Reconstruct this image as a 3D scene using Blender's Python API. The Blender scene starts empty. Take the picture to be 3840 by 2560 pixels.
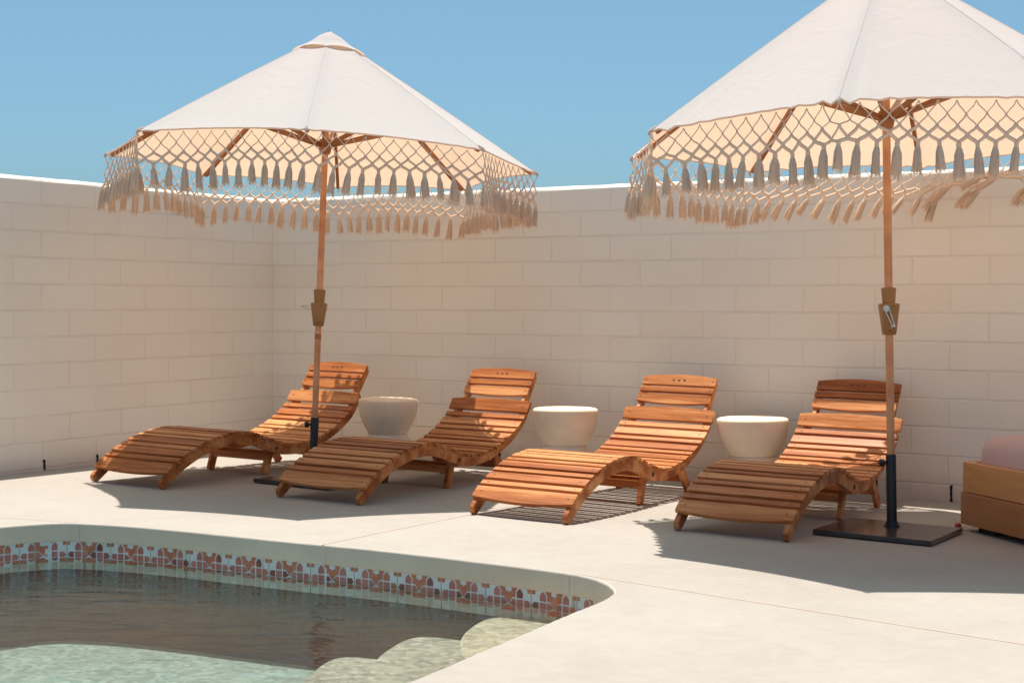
import bpy, bmesh, math, random
from mathutils import Vector, Matrix
from mathutils.geometry import tessellate_polygon
random.seed(7)
R = math.radians
scene = bpy.context.scene
COL = scene.collection

# ------------------------------------------------------------------ helpers
A0, BX, CY = 0.036, -0.0105, -0.014
def gz(x, y):                         # the deck drains towards the wall and towards +x
    return A0 + BX * x + CY * y

class MB:
    """collects vertices and faces, links them as one mesh object"""
    def __init__(self): self.v = []; self.f = []; self.m = []; self.s = []
    def add(self, vs, fs, mi=0, smooth=False):
        b = len(self.v); self.v += [tuple(p) for p in vs]
        for f in fs:
            self.f.append([b + i for i in f]); self.m.append(mi); self.s.append(smooth)
    def box(self, x0, y0, z0, x1, y1, z1, mi=0, mat=None):
        vs = [Vector(p) for p in ((x0,y0,z0),(x1,y0,z0),(x1,y1,z0),(x0,y1,z0),(x0,y0,z1),(x1,y0,z1),(x1,y1,z1),(x0,y1,z1))]
        if mat is not None: vs = [mat @ p for p in vs]
        self.add(vs, [(0,3,2,1),(4,5,6,7),(0,1,5,4),(1,2,6,5),(2,3,7,6),(3,0,4,7)], mi)
    def tube(self, pts, rad, n=8, mi=0, cap=True, smooth=True, flat=1.0):
        pts = [Vector(p) for p in pts]
        if not hasattr(rad, '__len__'): rad = [rad] * len(pts)
        rings = []; up = None
        for i, p in enumerate(pts):
            t = (pts[min(i+1, len(pts)-1)] - pts[max(i-1, 0)])
            if t.length < 1e-9: t = Vector((0,0,1))
            t.normalize()
            if up is None:
                up = Vector((0,0,1)) if abs(t.z) < .9 else Vector((1,0,0))
            a = t.cross(up)
            if a.length < 1e-6: a = t.cross(Vector((0,1,0)))
            a.normalize(); b = a.cross(t).normalized(); up = b
            rings.append([p + (a*math.cos(2*math.pi*k/n) + b*math.sin(2*math.pi*k/n)*flat) * rad[i] for k in range(n)])
        vs = [q for r in rings for q in r]; fs = []
        for i in range(len(rings)-1):
            for k in range(n):
                fs.append((i*n+k, i*n+(k+1)%n, (i+1)*n+(k+1)%n, (i+1)*n+k))
        self.add(vs, fs, mi, smooth)
        if cap:
            self.add(rings[0], [tuple(range(n-1, -1, -1))], mi); self.add(rings[-1], [tuple(range(n))], mi)
    def lathe(self, prof, n=48, mi=0, c=(0,0,0), smooth=True, M=None):
        vs = []
        for r, z in prof:
            for k in range(n):
                a = 2*math.pi*k/n; q = Vector((r*math.cos(a), r*math.sin(a), z))
                if M is not None: q = M @ q
                vs.append(q + Vector(c))
        fs = []
        for i in range(len(prof)-1):
            for k in range(n):
                fs.append((i*n+k, i*n+(k+1)%n, (i+1)*n+(k+1)%n, (i+1)*n+k))
        self.add(vs, fs, mi, smooth)
    def build(self, name, mats, parent=None, bevel=None):
        me = bpy.data.meshes.new(name)
        me.from_pydata(self.v, [], self.f)
        if not isinstance(mats, (list, tuple)): mats = [mats]
        for m in mats: me.materials.append(m)
        me.polygons.foreach_set('material_index', self.m)
        me.polygons.foreach_set('use_smooth', self.s)
        me.update()
        o = bpy.data.objects.new(name, me); COL.objects.link(o)
        if parent is not None: o.parent = parent
        if bevel:
            bm = bmesh.new(); bm.from_mesh(me); bmesh.ops.remove_doubles(bm, verts=bm.verts, dist=1e-5)
            es = [e for e in bm.edges if len(e.link_faces) == 2 and e.calc_face_angle() > R(30)]
            bmesh.ops.bevel(bm, geom=es, offset=bevel, segments=2, affect='EDGES', profile=.6)
            bm.to_mesh(me); bm.free(); me.update()
        return o

def tag(o, label=None, cat=None, group=None, kind=None):
    if label: o['label'] = label
    if cat: o['category'] = cat
    if group: o['group'] = group
    if kind: o['kind'] = kind
    return o
def empty(name, loc, rot=(0,0,0)):
    o = bpy.data.objects.new(name, None); COL.objects.link(o)
    o.location = loc; o.rotation_euler = rot; o.empty_display_size = .1
    return o
def copy_tree(o, parent=None):
    c = o.copy(); COL.objects.link(c); c.parent = parent
    for ch in o.children: copy_tree(ch, c)
    return c

# ------------------------------------------------------------------ materials
def mat(name):
    m = bpy.data.materials.new(name); m.use_nodes = True
    nt = m.node_tree; p = nt.nodes['Principled BSDF']
    return m, nt, p
def N(nt, t, **kw):
    n = nt.nodes.new(t)
    for k, v in kw.items():
        if k in n.inputs: n.inputs[k].default_value = v
        else: setattr(n, k, v)
    return n
def ramp(nt, fac, stops):
    r = nt.nodes.new('ShaderNodeValToRGB'); el = r.color_ramp.elements
    while len(el) < len(stops): el.new(.5)
    for e, (p, c) in zip(el, stops): e.position = p; e.color = (*c, 1) if len(c) == 3 else c
    nt.links.new(fac, r.inputs['Fac']); return r.outputs['Color']
def noise(nt, vec, scale, detail=4, rough=.5, dist=0):
    n = N(nt, 'ShaderNodeTexNoise'); n.inputs['Scale'].default_value = scale; n.inputs['Detail'].default_value = detail
    n.inputs['Roughness'].default_value = rough; n.inputs['Distortion'].default_value = dist
    if vec is not None: nt.links.new(vec, n.inputs['Vector'])
    return n.outputs['Fac']
def mapping(nt, src, scale=(1,1,1), loc=(0,0,0)):
    mp = nt.nodes.new('ShaderNodeMapping'); mp.inputs['Scale'].default_value = scale; mp.inputs['Location'].default_value = loc
    nt.links.new(src, mp.inputs['Vector']); return mp.outputs['Vector']
def math_(nt, op, a, b=None, c=None):
    n = nt.nodes.new('ShaderNodeMath'); n.operation = op
    for i, x in enumerate((a, b, c)):
        if x is None: continue
        if isinstance(x, (int, float)): n.inputs[i].default_value = x
        else: nt.links.new(x, n.inputs[i])
    return n.outputs[0]
def bump(nt, h, strength, dist, p=None, normal=None):
    b = nt.nodes.new('ShaderNodeBump'); b.inputs['Strength'].default_value = strength; b.inputs['Distance'].default_value = dist
    nt.links.new(h, b.inputs['Height'])
    if normal is not None: nt.links.new(normal, b.inputs['Normal'])
    if p is not None: nt.links.new(b.outputs['Normal'], p.inputs['Normal'])
    return b.outputs['Normal']
def mixc(nt, fac, a, b, mode='MIX'):
    n = nt.nodes.new('ShaderNodeMix'); n.data_type = 'RGBA'; n.blend_type = mode
    for s, x in (('Factor', fac), ('A', a), ('B', b)):
        sock = [i for i in n.inputs if i.name == s and (i.type == 'VALUE' if s == 'Factor' else i.type == 'RGBA')][0]
        if isinstance(x, (int, float)): sock.default_value = x
        elif isinstance(x, tuple): sock.default_value = (*x, 1)
        else: nt.links.new(x, sock)
    return [o for o in n.outputs if o.type == 'RGBA'][0]
def objco(nt, rnd=0.0):
    tc = nt.nodes.new('ShaderNodeTexCoord'); v = tc.outputs['Object']
    if rnd:
        oi = nt.nodes.new('ShaderNodeObjectInfo'); va = nt.nodes.new('ShaderNodeVectorMath'); va.operation = 'ADD'
        cx = nt.nodes.new('ShaderNodeCombineXYZ')
        s = math_(nt, 'MULTIPLY', oi.outputs['Random'], rnd)
        for k in range(3): nt.links.new(s, cx.inputs[k])
        nt.links.new(v, va.inputs[0]); nt.links.new(cx.outputs[0], va.inputs[1]); v = va.outputs[0]
    return v

def wood(name, dark, mid, light, grain=(1.2, 22, 22), rough=.42, rnd=9.0, coat=.15, spec=.5):
    m, nt, p = mat(name); co = objco(nt, rnd)
    board = noise(nt, mapping(nt, co, (.25, 9, 9)), 1.0, 1)
    g = noise(nt, mapping(nt, co, grain), 3.0, 6, .62, .6)
    fine = noise(nt, mapping(nt, co, (grain[0]*3, grain[1]*6, grain[2]*6)), 5.0, 3, .6)
    f = math_(nt, 'ADD', math_(nt, 'MULTIPLY', board, .62), math_(nt, 'ADD', math_(nt, 'MULTIPLY', g, .42), math_(nt, 'MULTIPLY', fine, .12)))
    c = ramp(nt, f, [(.42, dark), (.56, mid), (.70, light)])
    nt.links.new(c, p.inputs['Base Color'])
    nt.links.new(math_(nt, 'ADD', math_(nt, 'MULTIPLY', g, .25), rough - .12), p.inputs['Roughness'])
    p.inputs['Coat Weight'].default_value = coat; p.inputs['Specular IOR Level'].default_value = spec; p.inputs['Coat Roughness'].default_value = .35
    bump(nt, g, .25, .002, p)
    return m
M = {}
M['wood'] = wood('oiled_hardwood', coat=0.0, spec=.22, dark=(.25, .062, .014), mid=(.47, .155, .045), light=(.72, .33, .13))
M['pole_wood'] = wood('varnished_pole_wood', (.48, .18, .07), (.60, .25, .10), (.68, .32, .145), grain=(30, 30, 1.0), coat=.3)
M['rib_wood'] = wood('dark_rib_wood', (.22, .07, .015), (.30, .10, .025), (.38, .14, .04), grain=(12, 12, 12))
M['bed_light'] = wood('pale_pine_board', (.50, .205, .06), (.64, .275, .085), (.73, .34, .12), grain=(1.2, 5, 9), coat=.25)
M['bed_dark'] = wood('red_brown_board', (.34, .12, .04), (.46, .175, .06), (.55, .23, .085), grain=(1.2, 5, 9), coat=.2)
def plain(name, col, rough=.6, metal=0.0, bumpy=0.0, scale=60, var=.08, spec=None):
    m, nt, p = mat(name); co = objco(nt)
    n = noise(nt, co, scale, 4)
    c = ramp(nt, n, [(.3, tuple(x*(1-var) for x in col)), (.7, tuple(min(1, x*(1+var)) for x in col))])
    nt.links.new(c, p.inputs['Base Color']); p.inputs['Roughness'].default_value = rough; p.inputs['Metallic'].default_value = metal
    if spec is not None: p.inputs['Specular IOR Level'].default_value = spec
    if bumpy: bump(nt, n, bumpy, .003, p)
    return m
M['screw'] = plain('dark_screw', (.05, .025, .015), .5)
M['crank_plastic'] = plain('tan_brown_plastic', (.34, .155, .045), .42, scale=30, var=.04)
M['black'] = plain('black_powder_coat', (.012, .012, .013), .38, scale=200, bumpy=.1)
M['plate'] = plain('dark_bronze_plate', (.045, .034, .032), .22, metal=.0, scale=12, var=.2, spec=.9)
M['steel'] = plain('brushed_steel', (.62, .6, .57), .28, metal=1.0)
M['tar'] = plain('black_tar', (.01, .009, .008), .8, bumpy=.4)
M['red'] = plain('red_plastic', (.62, .03, .02), .35)
M['tagcard'] = plain('grey_card', (.55, .55, .52), .7)
M['red_tape'] = plain('faded_red_tape', (.50, .12, .06), .6)
M['grout'] = plain('grey_grout', (.42, .40, .34), .9)
M['tile_white'] = plain('glazed_blue_white', (.55, .58, .59), .18, scale=14, var=.07)
M['tile_terra'] = plain('glazed_terracotta', (.44, .145, .085), .22, scale=26, var=.22)
M['tile_deep'] = plain('glazed_oxblood', (.22, .06, .05), .2, scale=22, var=.35)
M['tile_rose'] = plain('glazed_rose', (.40, .14, .12), .2, scale=22, var=.2)
M['table'] = plain('cast_stone', (.88, .71, .52), .75, scale=6, var=.09, bumpy=.2)
M['cushion'] = plain('mauve_canvas', (.66, .44, .40), .9, scale=220, var=.05, bumpy=.25)
M['joint'] = plain('sealant_joint', (.62, .44, .34), .85, scale=10, var=.12)

def wall_mat(name, axis):
    """painted slump block laid in running bond; axis = the object's long axis (0 x, 1 y)"""
    m, nt, p = mat(name); tc = nt.nodes.new('ShaderNodeTexCoord'); sp = nt.nodes.new('ShaderNodeSeparateXYZ')
    nt.links.new(tc.outputs['Object'], sp.inputs[0]); co = tc.outputs['Object']
    u = sp.outputs[axis]; v = sp.outputs[2]
    if axis == 1: u = math_(nt, 'MULTIPLY', u, -1)
    w1 = math_(nt, 'MULTIPLY', math_(nt, 'SUBTRACT', noise(nt, co, 7, 3), .5), .010)
    w2 = math_(nt, 'MULTIPLY', math_(nt, 'SUBTRACT', noise(nt, mapping(nt, co, (1,1,1), (5,3,8)), 5, 3), .5), .012)
    v2 = math_(nt, 'DIVIDE', math_(nt, 'ADD', math_(nt, 'ADD', v, w1), .0762), .1524)
    row = math_(nt, 'FLOOR', v2); fv = math_(nt, 'FRACT', v2)
    par = math_(nt, 'MODULO', math_(nt, 'ADD', row, 20.0 if axis == 0 else 21.0), 2.0)
    u2 = math_(nt, 'DIVIDE', math_(nt, 'ADD', math_(nt, 'ADD', u, w2), math_(nt, 'MULTIPLY', par, .2032)), .4064)
    fu = math_(nt, 'FRACT', u2)
    du = math_(nt, 'MULTIPLY', math_(nt, 'MINIMUM', fu, math_(nt, 'SUBTRACT', 1.0, fu)), .4064)
    dv = math_(nt, 'MULTIPLY', math_(nt, 'MINIMUM', fv, math_(nt, 'SUBTRACT', 1.0, fv)), .1524)
    pres = noise(nt, co, 2.6, 3)                       # joints fade where paint fills them
    wu = math_(nt, 'ADD', .0035, math_(nt, 'MULTIPLY', noise(nt, co, 3.3, 2), .006))
    def line(d, w):
        t = math_(nt, 'DIVIDE', d, w); n = nt.nodes.new('ShaderNodeClamp')
        nt.links.new(math_(nt, 'SUBTRACT', 1.25, t), n.inputs['Value']); return n.outputs[0]
    lu = math_(nt, 'MULTIPLY', line(du, wu), .75); lv = line(dv, wu)
    J = math_(nt, 'MAXIMUM', lu, lv)
    Jc = math_(nt, 'MULTIPLY', J, math_(nt, 'MULTIPLY_ADD', pres, 1.2, -.25))
    # block to block tone, blotches, specks
    cell = nt.nodes.new('ShaderNodeCombineXYZ'); nt.links.new(math_(nt, 'FLOOR', u2), cell.inputs[0]); nt.links.new(row, cell.inputs[1])
    wn = nt.nodes.new('ShaderNodeTexWhiteNoise'); nt.links.new(cell.outputs[0], wn.inputs['Vector'])
    blot = noise(nt, co, 1.3, 5, .6)
    f = math_(nt, 'ADD', math_(nt, 'MULTIPLY', wn.outputs['Value'], .25), math_(nt, 'MULTIPLY', blot, .75))
    base = ramp(nt, f, [(.25, (.875, .775, .655)), (.5, (.90, .81, .70)), (.75, (.91, .83, .73))])
    c = mixc(nt, math_(nt, 'MULTIPLY', Jc, .45), base, (.44, .31, .23))
    # dirt creeping up from the deck and a few dark chips
    sp2 = ramp(nt, v, [(.0, (1,1,1)), (.16, (0,0,0))])
    dirt = math_(nt, 'MULTIPLY', noise(nt, co, 9, 5, .7), .9)
    dsep = nt.nodes.new('ShaderNodeSeparateColor'); nt.links.new(sp2, dsep.inputs[0])
    c = mixc(nt, math_(nt, 'MULTIPLY', dsep.outputs[0], dirt), c, (.50, .36, .28))
    vor = nt.nodes.new('ShaderNodeTexVoronoi'); vor.inputs['Scale'].default_value = 2.1; nt.links.new(co, vor.inputs['Vector'])
    spk = nt.nodes.new('ShaderNodeMath'); spk.operation = 'LESS_THAN'; nt.links.new(vor.outputs['Distance'], spk.inputs[0]); spk.inputs[1].default_value = .018
    c = mixc(nt, math_(nt, 'MULTIPLY', spk.outputs[0], .5), c, (.2, .14, .1))
    nt.links.new(c, p.inputs['Base Color']); p.inputs['Roughness'].default_value = .72
    rough = noise(nt, co, 38, 5, .65)
    h = math_(nt, 'ADD', math_(nt, 'MULTIPLY', math_(nt, 'SUBTRACT', 1.0, math_(nt, 'MULTIPLY', J, math_(nt, 'MULTIPLY_ADD', pres, 1.0, .05))), 1.0),
              math_(nt, 'MULTIPLY', rough, .5))
    bump(nt, h, .6, .006, p)
    return m
M['wall_x'] = wall_mat('painted_block_back', 0)
M['wall_y'] = wall_mat('painted_block_side', 1)

def deck_mat():
    m, nt, p = mat('pale_concrete'); co = objco(nt)
    a = noise(nt, co, .9, 5, .6); b = noise(nt, co, 16, 5, .7); g = noise(nt, co, 180, 3, .6)
    f = math_(nt, 'ADD', math_(nt, 'MULTIPLY', a, .6), math_(nt, 'MULTIPLY', b, .4))
    c = ramp(nt, f, [(.28, (.345, .295, .25)), (.5, (.39, .34, .292)), (.72, (.42, .375, .328))])
    c = mixc(nt, math_(nt, 'MULTIPLY', g, .14), c, (.26, .21, .16))
    mot = ramp(nt, noise(nt, co, 3.1, 8, .72, .8), [(.46, (0,0,0)), (.68, (1,1,1))]); ms = nt.nodes.new('ShaderNodeSeparateColor'); nt.links.new(mot, ms.inputs[0])
    c = mixc(nt, math_(nt, 'MULTIPLY', ms.outputs[0], .22), c, (.27, .23, .185))
    vor = nt.nodes.new('ShaderNodeTexVoronoi'); vor.inputs['Scale'].default_value = 3.2; nt.links.new(co, vor.inputs['Vector'])
    s = math_(nt, 'LESS_THAN', vor.outputs['Distance'], .028)
    c = mixc(nt, math_(nt, 'MULTIPLY', s, .45), c, (.3, .2, .15))
    nt.links.new(c, p.inputs['Base Color']); p.inputs['Roughness'].default_value = .8
    h = math_(nt, 'ADD', math_(nt, 'MULTIPLY', b, .6), math_(nt, 'MULTIPLY', g, .4))
    bump(nt, h, .35, .004, p); return m
M['deck'] = deck_mat()
def coping_mat():
    m, nt, p = mat('coping_concrete'); co = objco(nt)
    a = noise(nt, co, 3, 5, .6); g = noise(nt, co, 90, 3, .6)
    c = ramp(nt, a, [(.3, (.57, .475, .385)), (.7, (.66, .565, .465))]); c = mixc(nt, math_(nt, 'MULTIPLY', g, .15), c, (.36, .31, .25))
    nt.links.new(c, p.inputs['Base Color']); p.inputs['Roughness'].default_value = .85; bump(nt, g, .4, .003, p); return m
M['coping'] = coping_mat()
def pebble_mat(name, c0, c1, c2):
    m, nt, p = mat(name); co = objco(nt)
    v = nt.nodes.new('ShaderNodeTexVoronoi'); v.inputs['Scale'].default_value = 42; nt.links.new(co, v.inputs['Vector'])
    sep = nt.nodes.new('ShaderNodeSeparateColor'); nt.links.new(v.outputs['Color'], sep.inputs[0])
    big = noise(nt, co, 5, 5, .65)
    f = math_(nt, 'ADD', math_(nt, 'MULTIPLY', sep.outputs[0], .5), math_(nt, 'MULTIPLY', big, .5))
    c = ramp(nt, f, [(.2, c0), (.5, c1), (.8, c2)]); nt.links.new(c, p.inputs['Base Color']); p.inputs['Roughness'].default_value = .8
    bump(nt, v.outputs['Distance'], .4, .004, p); return m
M['shaded_wall_plaster'] = pebble_mat('shade_toned_pool_wall_plaster', (.035, .036, .03), (.055, .057, .048), (.08, .082, .07))  # shade on the underwater wall is put into this darker colour
M['plaster'] = pebble_mat('pool_pebble_plaster', (.17, .205, .18), (.26, .30, .265), (.37, .42, .365))
M['step_shallow_tint'] = pebble_mat('shallow_tint_step_plaster', (.34, .255, .18), (.46, .36, .265), (.58, .48, .37))  # water's tint by depth put into the colour: lighter for the shallow step
M['step_plaster'] = pebble_mat('step_pebble_plaster', (.23, .19, .15), (.34, .285, .23), (.50, .43, .35))  # darker copy for the deeper steps, with the thicker water's dimming in its colour
def water_mat():
    m = bpy.data.materials.new('clear_pool_water'); m.use_nodes = True; nt = m.node_tree; nt.nodes.clear()
    out = nt.nodes.new('ShaderNodeOutputMaterial'); mx = nt.nodes.new('ShaderNodeMixShader')
    tr = nt.nodes.new('ShaderNodeBsdfTransparent'); tr.inputs['Color'].default_value = (.80, .88, .86, 1)
    gl = nt.nodes.new('ShaderNodeBsdfGlossy'); gl.inputs['Roughness'].default_value = .015; gl.inputs['Color'].default_value = (1,1,1,1)
    fr = nt.nodes.new('ShaderNodeFresnel'); fr.inputs['IOR'].default_value = 1.62
    co = objco(nt)
    rot = nt.nodes.new('ShaderNodeMapping'); rot.inputs['Rotation'].default_value = (0, 0, R(-31)); nt.links.new(co, rot.inputs['Vector'])
    w = noise(nt, mapping(nt, rot.outputs['Vector'], (2.0, 5.0, 1)), 1.6, 2, .5, .4)
    w2 = noise(nt, mapping(nt, rot.outputs['Vector'], (9, 26, 1)), 2.2, 3, .55, .6)
    h = math_(nt, 'ADD', w, math_(nt, 'MULTIPLY', w2, .10))
    nb = bump(nt, h, .16, .06)
    nt.links.new(nb, gl.inputs['Normal']); nt.links.new(nb, fr.inputs['Normal'])
    nt.links.new(fr.outputs[0], mx.inputs['Fac']); nt.links.new(tr.outputs[0], mx.inputs[1]); nt.links.new(gl.outputs[0], mx.inputs[2])
    nt.links.new(mx.outputs[0], out.inputs['Surface']); return m
M['water'] = water_mat()
def cloth(name, col, tcol, tw, scale=300, fold=0.0):
    m = bpy.data.materials.new(name); m.use_nodes = True; nt = m.node_tree; nt.nodes.clear()
    out = nt.nodes.new('ShaderNodeOutputMaterial'); mx = nt.nodes.new('ShaderNodeMixShader'); mx.inputs['Fac'].default_value = tw
    d = nt.nodes.new('ShaderNodeBsdfDiffuse'); d.inputs['Color'].default_value = (*col, 1)
    t = nt.nodes.new('ShaderNodeBsdfTranslucent'); t.inputs['Color'].default_value = (*tcol, 1)
    co = objco(nt); wv = noise(nt, co, scale, 3)
    h = wv; dist = .001
    if fold:
        fo = noise(nt, co, 5.0, 4, .55, 1.2); h = math_(nt, 'ADD', math_(nt, 'MULTIPLY', wv, .03), fo); dist = fold
    nb = bump(nt, h, .5, dist)
    nt.links.new(nb, d.inputs['Normal']); nt.links.new(nb, t.inputs['Normal'])
    nt.links.new(d.outputs[0], mx.inputs[1]); nt.links.new(t.outputs[0], mx.inputs[2]); nt.links.new(mx.outputs[0], out.inputs['Surface'])
    return m
M['canvas'] = cloth('cream_canvas', (.65, .645, .635), (.97, .63, .41), .40, fold=.011)
M['cord'] = cloth('cotton_cord', (.90, .80, .70), (.97, .72, .47), .40, scale=900)
M['tassel'] = cloth('cotton_tassel', (.92, .82, .72), (.97, .76, .54), .48, scale=900)

# ------------------------------------------------------------------ camera
C = Vector((6.669817524263998, -7.847100753076325, 1.046551122873948))
rt = Vector((0.8570297538866929, 0.515260994229765, 0.0024715942614355))
dn = Vector((0.016092026383692858, -0.021970744916423764, -0.9996290977430998))
fw = Vector((-0.5150155799970575, 0.8567516525768105, -0.02712117562206452))
cam = bpy.data.cameras.new('camera'); co = bpy.data.objects.new('camera', cam); COL.objects.link(co)
co.matrix_world = Matrix(((rt.x, -dn.x, -fw.x, C.x), (rt.y, -dn.y, -fw.y, C.y), (rt.z, -dn.z, -fw.z, C.z), (0, 0, 0, 1)))
cam.sensor_width = 36; cam.lens = 51.15; cam.clip_end = 2000; cam.clip_start = .05
scene.camera = co

# ------------------------------------------------------------------ light
SUNV = Vector((-.130, .195, 1.0)).normalized()
elev = math.asin(SUNV.z)
sun = bpy.data.lights.new('sun', 'SUN'); sun.energy = 4.4; sun.angle = R(.53); sun.color = (1.0, .955, .89)
so = bpy.data.objects.new('sun', sun); COL.objects.link(so); so.location = (0, 0, 12)
so.rotation_euler = SUNV.to_track_quat('Z', 'Y').to_euler()
w = bpy.data.worlds.new('World'); scene.world = w; w.use_nodes = True; nt = w.node_tree
sky = nt.nodes.new('ShaderNodeTexSky'); sky.sky_type = 'NISHITA'; sky.sun_disc = False
sky.sun_elevation = elev; sky.sun_rotation = math.atan2(SUNV.x, SUNV.y)
sky.altitude = 150; sky.air_density = .6; sky.dust_density = 3.2; sky.ozone_density = 1.0
nt.links.new(mixc(nt, 1.0, sky.outputs[0], (.49, .735, .745), 'MULTIPLY'), nt.nodes['Background'].inputs['Color']); nt.nodes['Background'].inputs['Strength'].default_value = .15
scene.view_settings.view_transform = 'Standard'; scene.view_settings.look = 'None'
scene.view_settings.exposure = .50; scene.view_settings.gamma = 1.0

# ------------------------------------------------------------------ pool outline
def catmull(P, n=8, closed=False):
    out = []; L = len(P)
    rng = range(L if closed else L-1)
    for i in rng:
        g = (lambda k: P[k % L]) if closed else (lambda k: P[max(0, min(L-1, k))])
        p0, p1, p2, p3 = (Vector(g(i+k)) for k in (-1, 0, 1, 2))
        for j in range(n):
            t = j/n
            out.append(.5*((2*p1) + (-p0+p2)*t + (2*p0-5*p1+4*p2-p3)*t*t + (-p0+3*p1-3*p2+p3)*t**3))
    if not closed: out.append(Vector(P[-1]))
    return out
EDGE = [(1.44,-4.40),(1.475,-4.0),(1.53,-3.66),(1.594,-3.475),(1.656,-3.38),(1.745,-3.328),(1.94,-3.266),(2.21,-3.222),(2.487,-3.194),(2.80,-3.164),(3.10,-3.124),
        (3.35,-3.106),(3.69,-3.099),(3.95,-3.102),(4.075,-3.110),(4.165,-3.132),(4.258,-3.187),(4.335,-3.268),(4.382,-3.352),(4.405,-3.455),(4.416,-3.57),(4.425,-3.76),
        (4.442,-3.98),(4.458,-4.20),(4.474,-4.44),(4.492,-4.66),(4.52,-5.3),(4.50,-6.2),(4.28,-7.0),(3.6,-7.5),(2.8,-7.6),(2.0,-7.35),(1.5,-6.7),(1.38,-5.8),(1.40,-5.0)]
OUT = catmull([(x, y, 0) for x, y in EDGE], 8, True)
OUT = [p + Vector((random.uniform(-1,1), random.uniform(-1,1), 0))*.0018 for p in OUT]
def inset(P, d):
    n = len(P); res = []
    for i in range(n):
        t = (P[(i+1) % n] - P[i-1]).normalized(); nrm = Vector((t.y, -t.x, 0))   # loop runs clockwise: the right side is inside
        res.append(P[i] + nrm*d)
    return res
def loft(mb, loops, mi=0, smooth=True, flip=False):
    n = len(loops[0]); vs = [p for l in loops for p in l]; fs = []
    for i in range(len(loops)-1):
        for k in range(n):
            q = (i*n+k, i*n+(k+1) % n, (i+1)*n+(k+1) % n, (i+1)*n+k)
            fs.append(q[::-1] if flip else q)
    mb.add(vs, fs, mi, smooth)
def ring(P, d, dz): return [Vector((p.x, p.y, gz(p.x, p.y)+dz)) for p in inset(P, d)]
COPE = .083; WATER = -.104
# deck sheet with the pool cut out
top_in = ring(OUT, 0, -.0035)
X0, X1, Y0, Y1 = -.01, 16.0, .01, -16.0
rect = [Vector((X0, Y0, 0)), Vector((X1, Y0, 0)), Vector((X1, Y1, 0)), Vector((X0, Y1, 0))]
for p in rect: p.z = gz(p.x, p.y)
lip = ring(OUT, -.006, 0)
flatr = [Vector((p.x, p.y, 0)) for p in rect]; flatl = [Vector((p.x, p.y, 0)) for p in lip]
tris = tessellate_polygon([flatr, flatl])
mb = MB(); mb.add(rect + lip, [t[::-1] if False else t for t in tris], 0)
deck = mb.build('pool_deck', M['deck'])
bm = bmesh.new(); bm.from_mesh(deck.data); bmesh.ops.recalc_face_normals(bm, faces=bm.faces)
if sum(f.normal.z for f in bm.faces) < 0: bmesh.ops.reverse_faces(bm, faces=bm.faces)
bm.to_mesh(deck.data); bm.free()
tag(deck, kind='structure')
mb = MB()
loft(mb, [lip, top_in, ring(OUT, .001, -.010), ring(OUT, .001, -COPE+.006), ring(OUT, -.003, -COPE), ring(OUT, -.016, -COPE)], flip=True)
tag(mb.build('coping', M['coping'], deck), 'rounded cast edge around the pool')
# shallow control joints: 1.5 mm proud sealant strips
def strip(mb, pts, wd, dz=.0015):
    for a, b in zip(pts, pts[1:]):
        a = Vector((a[0], a[1], gz(*a)+dz)); b = Vector((b[0], b[1], gz(*b)+dz))
        s = (b-a).normalized().cross(Vector((0,0,1)))*wd/2
        mb.add([a-s, b-s, b+s, a+s], [(0,1,2,3)])
def wob(a, b, n=14, amp=.0025):
    return [(a[0]+(b[0]-a[0])*i/n + random.uniform(-amp, amp), a[1]+(b[1]-a[1])*i/n + random.uniform(-amp, amp)) for i in range(n+1)]
for a, b in (((2.939,-3.152), (2.937,-.01)), ((4.085,-3.10), (8.2,-3.66)), ((1.72,-3.325), (.02,-3.79)), ((5.72,-.02), (5.77,-3.30))):
    mb = MB(); strip(mb, wob(a, b), .0055); mb.build('deck_joint', M['joint'], deck)
for q in ((2.939,-3.145), (4.076,-3.11), (1.73,-3.335)):          # the same joints where they cut the coping's face
    i = min(range(len(OUT)), key=lambda k: (OUT[k].xy - Vector(q)).length)
    t = (OUT[(i+1) % len(OUT)] - OUT[i-1]).normalized(); nn = Vector((t.y, -t.x, 0)); p = OUT[i]; mb = MB()
    a = p + nn*.0022; z = gz(p.x, p.y)
    mb.add([a - t*.002 + Vector((0,0,z-.010)), a + t*.002 + Vector((0,0,z-.010)), a + t*.002 + Vector((0,0,z-COPE+.008)), a - t*.002 + Vector((0,0,z-COPE+.008))], [(0,1,2,3)])
    mb.build('coping_joint', M['joint'], deck)
# the plain beyond the walls, as one sheet to the horizon, with the yard left open
mb = MB(); G = 600
o_ = [(-G,-G), (G,-G), (G,G), (-G,G)]; i_ = [(X0, Y1), (X1, Y1), (X1, Y0), (X0, Y0)]
zz = [gz(x, y)-.004 for x, y in i_]
mb.add([(x, y, -.15) for x, y in o_] + [(x, y, z) for (x, y), z in zip(i_, zz)], [(0,1,5,4), (1,2,6,5), (2,3,7,6), (3,0,4,7)])
tag(mb.build('ground', plain('pale_desert_ground', (.50, .44, .36), .9, scale=.5, var=.1)), kind='structure')

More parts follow.
